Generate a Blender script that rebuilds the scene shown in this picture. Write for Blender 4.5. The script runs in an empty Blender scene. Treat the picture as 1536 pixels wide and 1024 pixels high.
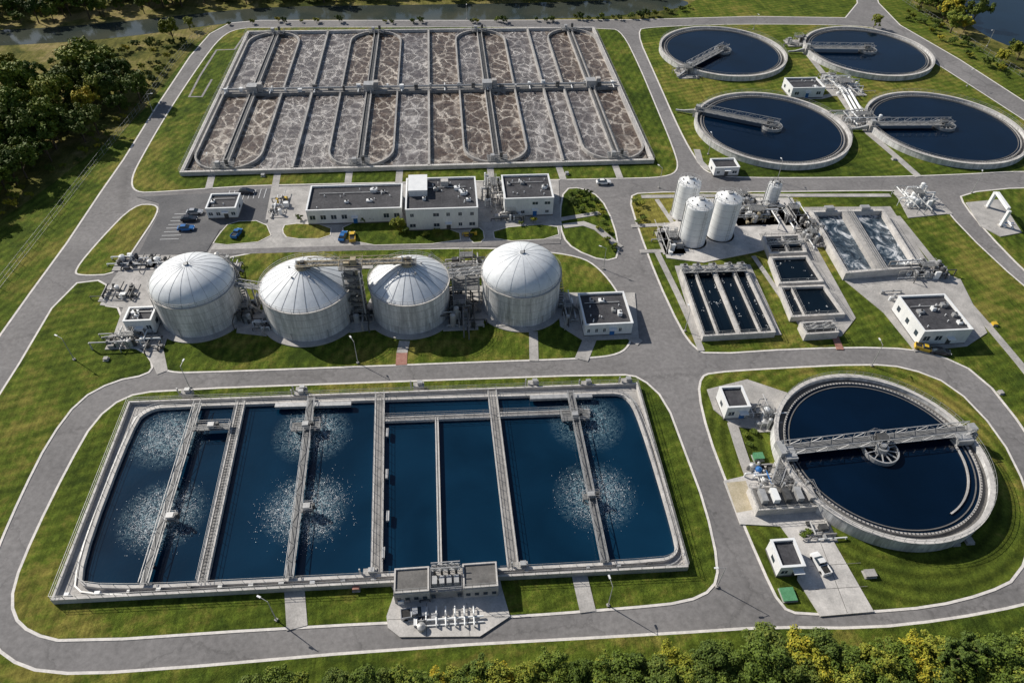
import bpy, math, random
from mathutils import Vector, Matrix
R_=random.Random(7)
scene=bpy.context.scene
# ---------------- camera calibration (drone at 110 m) ----------------
F=1050.0; H=110.0
dY=Vector((-128,1026,-F)).normalized()
e=Vector((1,-0.029,0)).normalized()
Zw=e.cross(dY).normalized()
Xw=dY.cross(Zw).normalized()
M=Matrix((Xw,dY,Zw))
C=Vector((0,0,H))
def P(u,v,z=0.0):
    """survey: photo measurement -> metric site coordinates on level z"""
    d=M@Vector((u-768.0,-(v-512.0),-F))
    t=(z-H)/d.z
    return C+d*t
def P2(u,v,z=0.0):
    p=P(u,v,z); return (p.x,p.y)
def PL(l,z=0.0): return [P2(a,b,z) for a,b in l]

# ---------------- materials ----------------
def newmat(name):
    m=bpy.data.materials.new(name); m.use_nodes=True
    nt=m.node_tree; b=nt.nodes['Principled BSDF']
    return m,nt,b
def nd(nt,t,**k):
    n=nt.nodes.new(t)
    for a,v in k.items(): setattr(n,a,v)
    return n
def ramp(nt,stops):
    r=nd(nt,'ShaderNodeValToRGB'); cr=r.color_ramp
    while len(cr.elements)<len(stops): cr.elements.new(0.5)
    for el,(p,c) in zip(cr.elements,stops):
        el.position=p; el.color=(c[0],c[1],c[2],1) if not isinstance(c,(int,float)) else (c,c,c,1)
    return r
def noise(nt,vec,scale,detail=5,rough=.6,dist=0):
    n=nd(nt,'ShaderNodeTexNoise'); n.inputs['Scale'].default_value=scale
    n.inputs['Detail'].default_value=detail; n.inputs['Roughness'].default_value=rough
    n.inputs['Distortion'].default_value=dist
    if vec: nt.links.new(vec,n.inputs['Vector'])
    return n
def mapping(nt,vec,scale=(1,1,1),rot=(0,0,0),loc=(0,0,0)):
    m=nd(nt,'ShaderNodeMapping'); m.inputs['Scale'].default_value=scale; m.inputs['Rotation'].default_value=rot; m.inputs['Location'].default_value=loc
    nt.links.new(vec,m.inputs['Vector']); return m.outputs[0]
def mixc(nt,a,b,fac,mode='MIX'):
    n=nd(nt,'ShaderNodeMix',data_type='RGBA',blend_type=mode)
    for s,v in ((6,a),(7,b)):
        if hasattr(v,'is_linked'): nt.links.new(v,n.inputs[s])
        else: n.inputs[s].default_value=(v[0],v[1],v[2],1)
    if hasattr(fac,'is_linked'): nt.links.new(fac,n.inputs[0])
    else: n.inputs[0].default_value=fac
    return n.outputs[2]
def math_(nt,op,a,b=None,c=None):
    n=nd(nt,'ShaderNodeMath',operation=op)
    for i,v in enumerate((a,b,c)):
        if v is None: continue
        if hasattr(v,'is_linked'): nt.links.new(v,n.inputs[i])
        else: n.inputs[i].default_value=v
    return n.outputs[0]
def warpv(nt,tc,sc,amp,det=5):
    n=noise(nt,tc,sc,det,.65); ad=nd(nt,'ShaderNodeVectorMath',operation='MULTIPLY_ADD'); nt.links.new(n.outputs['Color'],ad.inputs[0]); ad.inputs[1].default_value=(amp,amp,0); nt.links.new(tc,ad.inputs[2]); return ad.outputs[0]
def bump(nt,b,h,strength=.3,dist=.1):
    n=nd(nt,'ShaderNodeBump'); n.inputs['Strength'].default_value=strength; n.inputs['Distance'].default_value=dist
    nt.links.new(h,n.inputs['Height']); nt.links.new(n.outputs[0],b.inputs['Normal'])
def pmat(name,c1,c2,scale=.5,rough=.8,metal=0.,fine=4.,fa=.25,stretch=(1,1,1),bmp=0.,crack=0.,stain=0.):
    m,nt,b=newmat(name); tc=nd(nt,'ShaderNodeTexCoord').outputs['Object']
    v=mapping(nt,tc,stretch)
    n1=noise(nt,v,scale,8,.65); r=ramp(nt,[(.32,c1),(.68,c2)]); nt.links.new(n1.outputs[0],r.inputs[0])
    n2=noise(nt,v,fine,6,.7); r2=ramp(nt,[(.3,1-fa),(.7,1+fa*.4)]); nt.links.new(n2.outputs[0],r2.inputs[0])
    c=mixc(nt,r.outputs[0],r2.outputs[0],1.,'MULTIPLY')
    if stain:
        ns=noise(nt,tc,.35,7,.75,1.); r5=ramp(nt,[(.56,1.),(.66,1-stain)]); nt.links.new(ns.outputs[0],r5.inputs[0]); c=mixc(nt,c,r5.outputs[0],1.,'MULTIPLY')
    if crack:
        vo=nd(nt,'ShaderNodeTexVoronoi',feature='DISTANCE_TO_EDGE'); vo.inputs['Scale'].default_value=crack; nt.links.new(warpv(nt,tc,.5,5),vo.inputs['Vector'])
        r4=ramp(nt,[(0,.78),(.006,.86),(.012,1.)]); nt.links.new(vo.outputs['Distance'],r4.inputs[0]); c=mixc(nt,c,r4.outputs[0],1.,'MULTIPLY')
    nt.links.new(c,b.inputs['Base Color'])
    b.inputs['Roughness'].default_value=rough; b.inputs['Metallic'].default_value=metal
    if bmp: bump(nt,b,n2.outputs[0],bmp,.05)
    return m
def g3(x,w=0.): return (x*(1+w),x,x*(1-w))
asphalt=pmat('asphalt',(.165,.158,.158),(.265,.253,.25),.05,.9,0,1.,.30,bmp=.2,crack=.035,stain=.15)
asphalt2=pmat('asphalt_new',(.10,.10,.107),(.16,.158,.162),.12,.9,0,2,.25,stain=.2)
conc=pmat('concrete',g3(.30,.04),g3(.52,.05),.2,.85,0,3,.28,stain=.25)
concL=pmat('concrete_light',g3(.42,.04),g3(.66,.05),.3,.85,0,3,.22,stain=.2)
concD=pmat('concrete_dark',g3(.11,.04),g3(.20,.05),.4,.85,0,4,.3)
concM=pmat('concrete_weathered',g3(.20,.04),g3(.36,.05),.4,.85,0,4,.3,stain=.3)
kerb=pmat('kerb_concrete',g3(.58,.05),g3(.76,.06),.5,.85,0,2,.15)
wallst=pmat('stained_concrete_wall',g3(.36,.0),g3(.82,.01),.8,.85,0,5,.28,stretch=(1,1,.10),stain=.25)
steel=pmat('galvanised_steel',g3(.36),g3(.56),1,.5,.3,6,.2)
railm=pmat('handrail_steel',g3(.30),g3(.46),1,.5,.3,6,.2)
steelD=pmat('dark_steel',g3(.06),g3(.13),1,.55,.3,6,.2)
grate=pmat('steel_grating',g3(.15),g3(.25),2,.7,.2,9,.4)
white=pmat('white_paint',(.76,.77,.78),(.86,.87,.87),.5,.5,0,3,.1)
wallw=pmat('rendered_wall',(.66,.67,.68),(.80,.80,.79),.5,.8,0,3,.12,stretch=(1,1,.3))
roofm=pmat('roof_membrane',(.035,.035,.042),(.085,.084,.092),.2,.85,0,1.6,.4,stain=.25)
glass=pmat('window_glass',(.03,.045,.065),(.06,.08,.10),.3,.12)
tan=pmat('tan_painted_steel',(.34,.28,.18),(.46,.39,.27),1,.6,.1)
yellow=pmat('yellow_paint',(.65,.42,.03),(.75,.5,.05),1,.5)
blue=pmat('blue_paint',(.02,.12,.35),(.03,.18,.5),1,.35)
green=pmat('green_paint',(.08,.25,.12),(.12,.33,.17),1,.6)
red=pmat('red_paving',(.32,.14,.11),(.42,.22,.17),1,.8)
black=pmat('rubber',(.015,.015,.015),(.03,.03,.03),2,.8)
cwhite=pmat('car_white',(.75,.75,.75),(.8,.8,.8),1,.25,0,3,.03)
cdark=pmat('car_dark',(.02,.025,.035),(.03,.035,.05),1,.25,0,3,.05)
csilver=pmat('car_silver',(.45,.46,.48),(.5,.51,.53),1,.3,.4,3,.05)
domeW=pmat('dome_cladding',(.66,.69,.72),(.86,.88,.90),.18,.5,0.,1.0,.14)
domeS=pmat('dome_seam',(.30,.31,.33),(.42,.43,.45),1,.6)
wornp=pmat('worn_paving',(.42,.36,.24),(.55,.48,.36),.5,.8)
bark=pmat('bark',(.06,.045,.03),(.12,.09,.06),3,.95)

def grassmat(name,dark,mid,yel,rot,stripe=.16,rough_scale=1.,rings=None):
    m,nt,b=newmat(name); tc=nd(nt,'ShaderNodeTexCoord').outputs['Object']
    n1=noise(nt,tc,.02,8,.68,.8); n2=noise(nt,tc,.22*rough_scale,10,.76)
    mp=mapping(nt,tc,(1,.10,1),(0,0,rot)); n3=noise(nt,mp,.9,7,.72)
    s=math_(nt,'ADD',math_(nt,'MULTIPLY',n1.outputs[0],.55),math_(nt,'MULTIPLY',n2.outputs[0],.45))
    r=ramp(nt,[(.42,dark),(.5,mid),(.58,yel)]); nt.links.new(s,r.inputs[0])
    if rings:
        w=nd(nt,'ShaderNodeTexWave',wave_type='RINGS',rings_direction='Z'); w.inputs['Scale'].default_value=.13
        vv=mapping(nt,tc,(1,1,1),(0,0,0),(-rings[0],-rings[1],0)); w.inputs['Distortion'].default_value=1.2
    else:
        w=nd(nt,'ShaderNodeTexWave',wave_type='BANDS',bands_direction='X'); w.inputs['Scale'].default_value=.13
        w.inputs['Distortion'].default_value=2.5; vv=mapping(nt,tc,(1,1,1),(0,0,rot))
    w.inputs['Detail'].default_value=4; w.inputs['Detail Scale'].default_value=.4; w.inputs['Detail Roughness'].default_value=.65
    nt.links.new(vv,w.inputs['Vector'])
    r2=ramp(nt,[(0,1-stripe),(1,1+stripe)]); nt.links.new(w.outputs['Fac'],r2.inputs[0])
    r3=ramp(nt,[(.32,.62),(.68,1.32)]); nt.links.new(n3.outputs[0],r3.inputs[0])
    n4=noise(nt,tc,2.6,5,.8); r4=ramp(nt,[(.3,.55),(.7,1.35)]); nt.links.new(n4.outputs[0],r4.inputs[0])
    c=mixc(nt,r.outputs[0],r2.outputs[0],1.,'MULTIPLY'); c=mixc(nt,c,r3.outputs[0],.25 if rings else .95,'MULTIPLY'); c=mixc(nt,c,r4.outputs[0],1.,'MULTIPLY')
    nt.links.new(c,b.inputs['Base Color']); b.inputs['Roughness'].default_value=.95
    b.inputs['Specular IOR Level'].default_value=.1
    bump(nt,b,n4.outputs[0],.8,.35)
    return m
lawn=grassmat('mown_grass',(.045,.074,.010),(.098,.138,.017),(.22,.20,.045),.5)
lawn2=grassmat('mown_grass_b',(.050,.078,.011),(.104,.142,.018),(.23,.205,.047),1.25)
cl0=P(1321,675,3)
lawnR=grassmat('mown_grass_rings',(.055,.080,.011),(.11,.142,.019),(.25,.21,.05),1.25,.27,1.,(cl0.x,cl0.y))
meadow=grassmat('rough_grass',(.05,.065,.012),(.17,.16,.04),(.34,.27,.12),.9,.02,.5)

def watermat(name,c1,c2,rough=.07,bs=.12):
    m,nt,b=newmat(name); tc=nd(nt,'ShaderNodeTexCoord').outputs['Object']
    n=noise(nt,tc,.05,4,.5,.5); r=ramp(nt,[(.3,c1),(.7,c2)]); nt.links.new(n.outputs[0],r.inputs[0])
    nt.links.new(r.outputs[0],b.inputs['Base Color']); b.inputs['Roughness'].default_value=rough
    b.inputs['IOR'].default_value=1.33
    n2=noise(nt,tc,1.6,5,.6); n3=noise(nt,tc,.15,3,.6)
    bump(nt,b,math_(nt,'MULTIPLY',n2.outputs[0],math_(nt,'MULTIPLY',n3.outputs[0],2.)),bs,.1)
    return m
wat=watermat('basin_water',(.0010,.013,.031),(.0035,.028,.062),.09,.16)
watc=watermat('clarifier_water',(.0006,.005,.014),(.0015,.010,.029))
watd=watermat('dark_water',(.002,.006,.011),(.004,.011,.020))
river=watermat('river_water',(.035,.048,.045),(.075,.08,.06))
pondw=watermat('pond_water',(.004,.012,.022),(.006,.018,.035))

def foammat(name,base1,base2,foam,scale,width,amt,warp=4.):
    m,nt,b=newmat(name); tc=nd(nt,'ShaderNodeTexCoord').outputs['Object']
    wv=warpv(nt,warpv(nt,tc,.35,warp,4),1.5,1.1,5)
    n2=noise(nt,tc,.9,10,.8,1.)
    def vein(sc,w):
        v=nd(nt,'ShaderNodeTexVoronoi',feature='DISTANCE_TO_EDGE'); v.inputs['Scale'].default_value=sc
        nt.links.new(mapping(nt,wv,(1,.62,1)),v.inputs['Vector'])
        r=ramp(nt,[(0,1.),(w*.35,.55),(w,0.)]); nt.links.new(v.outputs['Distance'],r.inputs[0]); return r.outputs[0]
    v1=vein(scale,width); v2=vein(scale*2.1,width*1.1)
    r2=ramp(nt,[(.45,0.),(.72,1.)]); nt.links.new(n2.outputs[0],r2.inputs[0])
    r2b=ramp(nt,[(.35,.45),(.6,1.)]); nt.links.new(n2.outputs[0],r2b.inputs[0])
    n3=noise(nt,tc,.12,6,.65); r3=ramp(nt,[(.38,.30),(.62,1.)]); nt.links.new(n3.outputs[0],r3.inputs[0])
    f=math_(nt,'MULTIPLY',math_(nt,'MAXIMUM',v1,math_(nt,'MULTIPLY',v2,.28)),r2b.outputs[0])
    f=math_(nt,'MAXIMUM',f,math_(nt,'MULTIPLY',r2.outputs[0],amt))
    f=math_(nt,'MULTIPLY',f,r3.outputs[0])
    nb=noise(nt,tc,.5,8,.78); rb=ramp(nt,[(.38,base1),(.66,base2)]); nt.links.new(nb.outputs[0],rb.inputs[0])
    nt.links.new(mixc(nt,rb.outputs[0],foam,f),b.inputs['Base Color']); b.inputs['Roughness'].default_value=.3
    bump(nt,b,math_(nt,'ADD',f,math_(nt,'MULTIPLY',nb.outputs[0],.6)),.7,.4)
    return m
foamB=foammat('aeration_foam_brown',(.030,.018,.012),(.125,.082,.056),(.88,.79,.69),.25,.105,.20)
foamG=foammat('aeration_foam_grey',(.035,.027,.026),(.14,.115,.108),(.80,.76,.73),.30,.15,.55)
def steammat():
    m,nt,b=newmat('boiling_foam'); tc=nd(nt,'ShaderNodeTexCoord').outputs['Object']
    n=noise(nt,mapping(nt,tc,(1,.6,1),(0,0,.4)),.28,10,.72,1.6); r=ramp(nt,[(.40,(.006,.016,.03)),(.50,(.06,.09,.12)),(.60,(.62,.64,.67)),(.7,(.85,.85,.86))]); nt.links.new(n.outputs[0],r.inputs[0])
    nt.links.new(r.outputs[0],b.inputs['Base Color']); b.inputs['Roughness'].default_value=.3; bump(nt,b,n.outputs[0],.8,.4); return m
foamW=steammat()

def splashmat():
    m,nt,b=newmat('splash_foam'); tc=nd(nt,'ShaderNodeTexCoord').outputs['Object']
    ln=nd(nt,'ShaderNodeVectorMath',operation='LENGTH'); nt.links.new(tc,ln.inputs[0])
    r=ramp(nt,[(0.,.6),(.35,.85),(.6,.45),(1.,0.)]); nt.links.new(math_(nt,'MULTIPLY',ln.outputs['Value'],1/8.),r.inputs[0])
    n=noise(nt,tc,.6,10,.78,3.8); rn=ramp(nt,[(.46,0.),(.68,1.)]); nt.links.new(n.outputs[0],rn.inputs[0])
    a=math_(nt,'MULTIPLY',math_(nt,'MULTIPLY',r.outputs[0],rn.outputs[0]),1.1)
    b.inputs['Base Color'].default_value=(.30,.50,.58,1); b.inputs['Roughness'].default_value=.6
    nt.links.new(a,b.inputs['Alpha']); return m
splash=splashmat()
spray=pmat('spray',(.7,.75,.78),(.8,.82,.85),1,.5)

def leafmat(name,a,b_,c):
    m,nt,b=newmat(name)
    g=nd(nt,'ShaderNodeNewGeometry'); oi=nd(nt,'ShaderNodeObjectInfo'); tc=nd(nt,'ShaderNodeTexCoord')
    r=ramp(nt,[(0,a),(.55,b_),(1,c)])
    n=noise(nt,tc.outputs['Object'],.5,3,.6)
    s=math_(nt,'ADD',math_(nt,'MULTIPLY',g.outputs['Random Per Island'],.42),math_(nt,'MULTIPLY',n.outputs[0],.5))
    s=math_(nt,'ADD',s,math_(nt,'MULTIPLY',math_(nt,'SUBTRACT',oi.outputs['Random'],.42),.6))
    nt.links.new(s,r.inputs[0]); nt.links.new(r.outputs[0],b.inputs['Base Color'])
    b.inputs['Roughness'].default_value=.7; b.inputs['Specular IOR Level'].default_value=.25
    return m
leafG=leafmat('leaves_green',(.040,.07,.010),(.12,.17,.020),(.30,.29,.035))
leafD=leafmat('leaves_dark',(.03,.055,.010),(.08,.12,.018),(.17,.19,.03))
leafY=leafmat('leaves_yellow',(.08,.11,.012),(.24,.25,.022),(.55,.40,.03))

# ---------------- mesh builder ----------------
class MB:
    def __init__(s): s.v=[]; s.f=[]; s.m=[]; s.mats=[]
    def mi(s,mat):
        if mat not in s.mats: s.mats.append(mat)
        return s.mats.index(mat)
    def add(s,vs,fs,mat):
        o=len(s.v); s.v+= [tuple(q) for q in vs]; k=s.mi(mat)
        for f in fs: s.f.append(tuple(i+o for i in f)); s.m.append(k)
    def box(s,x,y,z,sx,sy,sz,mat,rot=0.,tp=1.):
        c,n=math.cos(rot),math.sin(rot); vs=[]
        for k in (0,1):
            q=tp if k else 1.
            for a,b in ((-1,-1),(1,-1),(1,1),(-1,1)):
                dx,dy=a*sx/2*q,b*sy/2*q
                vs.append((x+dx*c-dy*n,y+dx*n+dy*c,z+k*sz))
        s.add(vs,[(3,2,1,0),(4,5,6,7),(0,1,5,4),(1,2,6,5),(2,3,7,6),(3,0,4,7)],mat)
    def beam(s,a,b,w,h,mat):
        a=Vector(a);b=Vector(b);d=b-a
        if d.length<1e-4: return
        d.normalize(); up=Vector((0,0,1))
        sd=d.cross(up)
        if sd.length<1e-3: sd=Vector((1,0,0))
        sd.normalize(); u=sd.cross(d)
        vs=[]
        for p in (a,b):
            for i,j in ((-1,-1),(1,-1),(1,1),(-1,1)): vs.append(p+sd*(i*w/2)+u*(j*h/2))
        s.add(vs,[(3,2,1,0),(4,5,6,7),(0,1,5,4),(1,2,6,5),(2,3,7,6),(3,0,4,7)],mat)
    def cyl(s,a,b,r,mat,n=12,r2=None,cap=True):
        a=Vector(a);b=Vector(b);d=(b-a).normalized(); r2=r if r2 is None else r2
        t=Vector((1,0,0)) if abs(d.x)<.9 else Vector((0,1,0))
        x=(t-d*t.dot(d)).normalized(); y=d.cross(x); vs=[]
        for p,q in ((a,r),(b,r2)):
            for i in range(n):
                an=2*math.pi*i/n; vs.append(p+x*(q*math.cos(an))+y*(q*math.sin(an)))
        fs=[(i,(i+1)%n,n+(i+1)%n,n+i) for i in range(n)]
        if cap: fs+= [tuple(range(n-1,-1,-1)),tuple(range(n,2*n))]
        s.add(vs,fs,mat)
    def ring(s,cx,cy,r0,r1,z0,z1,mat,n=72,a0=0.,a1=2*math.pi):
        full=abs(a1-a0-2*math.pi)<1e-6; k=n if full else n+1; vs=[]
        for i in range(k):
            a=a0+(a1-a0)*i/n; c,sn=math.cos(a),math.sin(a)
            vs+=[(cx+r0*c,cy+r0*sn,z0),(cx+r1*c,cy+r1*sn,z0),(cx+r1*c,cy+r1*sn,z1),(cx+r0*c,cy+r0*sn,z1)]
        fs=[]
        for i in range(n):
            a=4*i; b=4*((i+1)%k)
            fs+=[(a+3,a+2,b+2,b+3),(a+1,b+1,b+2,a+2),(a,a+3,b+3,b)]
        s.add(vs,fs,mat)
    def disc(s,cx,cy,r,z,mat,n=72):
        s.add([(cx+r*math.cos(2*math.pi*i/n),cy+r*math.sin(2*math.pi*i/n),z) for i in range(n)],[tuple(range(n))],mat)
    def revolve(s,cx,cy,prof,mat,n=48):
        vs=[];
        for r,z in prof:
            for i in range(n):
                a=2*math.pi*i/n; vs.append((cx+r*math.cos(a),cy+r*math.sin(a),z))
        fs=[]
        for k in range(len(prof)-1):
            for i in range(n): fs.append((k*n+i,k*n+(i+1)%n,(k+1)*n+(i+1)%n,(k+1)*n+i))
        s.add(vs,fs,mat)
    def prism(s,pts,z0,z1,mat,side=None):
        n=len(pts)
        ar=sum(pts[i][0]*pts[(i+1)%n][1]-pts[(i+1)%n][0]*pts[i][1] for i in range(n))
        if ar<0: pts=pts[::-1]
        s.add([(x,y,z1) for x,y in pts],[tuple(range(n))],mat)
        if z1-z0>1e-4:
            vs=[(x,y,z0) for x,y in pts]+[(x,y,z1) for x,y in pts]
            s.add(vs,[(i,(i+1)%n,n+(i+1)%n,n+i) for i in range(n)],side or mat)
    def strip(s,pts,w,z0,z1,mat,closed=False):
        L=offs(pts,w/2,closed); Rr=offs(pts,-w/2,closed); n=len(pts)
        vs=[(x,y,z1) for x,y in L]+[(x,y,z1) for x,y in Rr]+[(x,y,z0) for x,y in L]+[(x,y,z0) for x,y in Rr]
        fs=[]
        for i in range(n if closed else n-1):
            j=(i+1)%n
            fs+=[(i,n+i,n+j,j)[::-1]]
            if z1-z0>1e-4: fs+=[(i,j,2*n+j,2*n+i),(n+j,n+i,3*n+i,3*n+j)]
        if not closed and z1-z0>1e-4: fs+=[(0,2*n,3*n,n),(n-1,2*n-1,4*n-1,3*n-1)]
        s.add(vs,fs,mat)
    def rail(s,pts,z,h=1.1,sp=2.,mat=None,t=.05,closed=False):
        mat=mat or railm
        P_=list(pts)+([pts[0]] if closed else [])
        for a,b in zip(P_[:-1],P_[1:]):
            L=math.hypot(b[0]-a[0],b[1]-a[1])
            if L<.01: continue
            za=a[2] if len(a)>2 else z; zb=b[2] if len(b)>2 else z
            for q in (h,h*.5): s.beam((a[0],a[1],za+q),(b[0],b[1],zb+q),t,t,mat)
            k=max(1,round(L/sp))
            for i in range(k):
                f=i/k; s.box(a[0]+(b[0]-a[0])*f,a[1]+(b[1]-a[1])*f,za+(zb-za)*f,t,t,h,mat)
    def truss(s,a,b,w,h,mat=None,pan=2.,deck=True,k=1.):
        mat=mat or steel
        a=Vector(a);b=Vector(b);d=b-a;L=d.length;d.normalize(); sd=Vector((-d.y,d.x,0)).normalized()*w/2
        if deck: s.beam(a,b,w*.9,.12,grate)
        n=max(2,round(L/pan)); up=Vector((0,0,h))
        for q in (sd,-sd):
            s.beam(a+q,b+q,.16*k,.16*k,mat); s.beam(a+q+up,b+q+up,.13*k,.13*k,mat)
            for i in range(n):
                p0=a+d*(L*i/n)+q; p1=a+d*(L*(i+1)/n)+q
                s.beam(p0,p0+up,.08*k,.08*k,mat)
                if i%2: s.beam(p0,p1+up,.08*k,.08*k,mat)
                else: s.beam(p0+up,p1,.08*k,.08*k,mat)
    def build(s,name,loc=(0,0,0),parent=None,smooth=()):
        me=bpy.data.meshes.new(name)
        me.from_pydata([(x-loc[0],y-loc[1],z-loc[2]) for x,y,z in s.v],[],s.f)
        for m in s.mats: me.materials.append(m)
        me.polygons.foreach_set('material_index',s.m)
        if smooth:
            ks=[s.mats.index(m) for m in smooth if m in s.mats]
            me.polygons.foreach_set('use_smooth',[k in ks for k in s.m])
        me.update()
        o=bpy.data.objects.new(name,me); o.location=loc; scene.collection.objects.link(o)
        if parent: o.parent=parent
        return o
def offs(pts,d,closed):
    n=len(pts); out=[]
    for i in range(n):
        p=Vector(pts[i][:2])
        a=Vector(pts[i-1][:2]) if (i>0 or closed) else None
        b=Vector(pts[(i+1)%n][:2]) if (i<n-1 or closed) else None
        ns=[]
        if a is not None and (p-a).length>1e-6:
            t=(p-a).normalized(); ns.append(Vector((-t.y,t.x)))
        if b is not None and (b-p).length>1e-6:
            t=(b-p).normalized(); ns.append(Vector((-t.y,t.x)))
        m=sum(ns,Vector((0,0))); m=m.normalized() if m.length>1e-6 else ns[0]
        k=1/max(.45,m.dot(ns[0])); q=p+m*d*k; out.append((q.x,q.y))
    return out
def chai(p,n=2,closed=True):
    for _ in range(n):
        q=[]; L=len(p)
        if not closed: q.append(p[0])
        for i in range(L if closed else L-1):
            a=p[i]; b=p[(i+1)%L]
            q+=[(a[0]*.75+b[0]*.25,a[1]*.75+b[1]*.25),(a[0]*.25+b[0]*.75,a[1]*.25+b[1]*.75)]
        if not closed: q.append(p[-1])
        p=q
    return p
def area(p): return sum(p[i][0]*p[(i+1)%len(p)][1]-p[(i+1)%len(p)][0]*p[i][1] for i in range(len(p)))
def empty(name,loc=(0,0,0)):
    o=bpy.data.objects.new(name,None); o.location=loc; o.empty_display_size=.5; scene.collection.objects.link(o); return o
def inpoly(x,y,p):
    c=False; j=len(p)-1
    for i in range(len(p)):
        if (p[i][1]>y)!=(p[j][1]>y) and x<(p[j][0]-p[i][0])*(y-p[i][1])/(p[j][1]-p[i][1])+p[i][0]: c=not c
        j=i
    return c

# ---------------- ground ----------------
mb=MB(); mb.prism([(-2500,-1500),(2500,-1500),(2500,3500),(-2500,3500)],0,0,meadow); mb.build('ground')
mb=MB(); mb.prism(chai(PL([(-700,120),(-400,88),(0,69),(130,62),(250,48),(330,36),(420,29),(600,31),(800,30),(950,23),(1045,8),(1010,-4),(850,4),(600,8),(400,10),(250,26),(130,38),(0,46),(-400,58),(-700,80)])),0,.02,river)
mb.build('river')
mb=MB(); mb.prism(chai(PL([(1432,18),(1480,-25),(1600,-30),(1750,40),(1700,120),(1560,84),(1480,58)])),0,.02,pondw); mb.build('pond')
mb=MB()
mb.prism(chai(PL([(345,30),(300,58),(268,100),(240,135),(195,190),(130,235),(60,290),(0,330),(-100,400),(-300,600),(-500,1100),(-350,1150),(0,560),(150,330),(330,60)]),1),0,.01,lawn)
mb.prism(chai(PL([(1000,32),(1030,5),(1120,-30),(1290,-30),(1340,-20),(1400,30),(1536,110),(1750,240),(1750,300),(1536,190),(1300,45)]),1),0,.012,lawn2)
mb.build('lawn_verge')
site=PL([(390,31),(345,35),(315,51),(285,85),(235,160),(185,240),(150,290),(100,365),(45,440),(0,503),(-200,790),(-480,1200)])+PL([(2100,1200),(2200,700),(1900,420),(1700,262),(1536,152),(1440,90),(1350,38),(1318,5),(1308,-25),(1282,-25),(1286,5),(1268,27),(1130,25),(950,30),(700,31),(450,31)])
mb=MB(); mb.strip(site,.5,0,.06,kerb,True); mb.prism(site,0,.03,asphalt); mb.build('asphalt_road')

zc=[.14]
def nz():
    zc[0]+=.004; return zc[0]
def island(pts,mat=lawn,n=2,name='lawn_island'):
    p=chai(PL(pts),n)
    if area(p)<0: p=p[::-1]
    mb=MB(); mb.prism(p,0,.12,kerb)
    mb.prism(offs(p,.45,True),.12,.128,mat); return mb.build(name)
def pad(pts,mat=conc,name='concrete_pavement',n=0,z=None,H=None):
    p=PL(pts); p=chai(p,n) if n else p
    mb=MB(); mb.prism(p,0,z or nz(),mat); return mb.build(name)
def path(pts,w=1.6,mat=conc,name='footpath',n=1):
    p=PL(pts); p=chai(p,n,False) if len(p)>2 and n else p
    mb=MB(); mb.strip(p,w,0,nz(),mat); return mb.build(name)

island([(400,41),(355,43),(330,56),(300,95),(250,170),(215,230),(195,268),(200,290),(240,289),(320,283),(410,278),(930,269),(1000,267),(1020,255),(1012,225),(985,160),(960,100),(935,50),(915,41)])
island([(952,46),(975,41),(1100,36),(1290,38),(1325,46),(1440,118),(1536,180),(1660,262),(1640,262),(1536,257),(1440,263),(1300,267),(1110,268),(1062,262),(1045,243),(1020,200),(985,120)],lawn2)
island([(200,307),(235,306),(240,318),(205,370),(178,412),(120,415),(108,408),(150,358)])
island([(98,426),(165,418),(152,457),(187,462),(175,517),(217,524),(233,548),(222,563),(170,573),(120,600),(75,660),(35,740),(0,820),(-22,880),(-18,945),(10,985),(70,1008),(200,1005),(600,970),(1000,948),(1150,938),(1300,940),(1420,927),(1536,905),(1700,860),(2050,860),(2050,1190),(-450,1190),(-150,810),(0,592)],lawn2,1)
island([(322,380),(480,376),(720,371),(800,375),(870,384),(900,402),(930,440),(950,490),(948,515),(930,533),(880,539),(700,545),(600,549),(300,560),(252,560),(236,548),(243,520),(250,480)],lawn)
island([(942,296),(960,288),(1100,288),(1390,285),(1402,292),(1445,345),(1536,430),(1700,560),(2000,700),(2050,850),(1700,855),(1605,820),(1590,740),(1540,650),(1470,562),(1400,530),(1330,522),(1200,524),(1060,533),(1040,522),(1020,495),(985,420),(955,340)],lawn2,1)
island([(1438,290),(1536,280),(1750,280),(1760,520),(1640,500),(1536,408),(1480,350),(1445,308)],lawn,1)
island([(1046,590),(1050,565),(1065,558),(1150,552),(1300,545),(1360,550),(1430,577),(1500,650),(1545,740),(1552,800),(1530,868),(1480,892),(1400,912),(1300,920),(1200,924),(1170,912),(1140,850),(1090,730),(1060,650)],lawnR,1)
island([(185,594),(240,584),(600,571),(930,560),(962,565),(1000,600),(1030,680),(1060,760),(1080,850),(1072,885),(1030,905),(940,914),(770,927),(440,943),(100,966),(45,952),(17,925),(17,880),(50,800),(100,700),(140,630)],lawn2,1)
island([(845,283),(872,281),(902,296),(922,335),(932,386),(905,393),(860,375),(842,355),(838,320)],lawn,1,'landscaped_bed')

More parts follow.
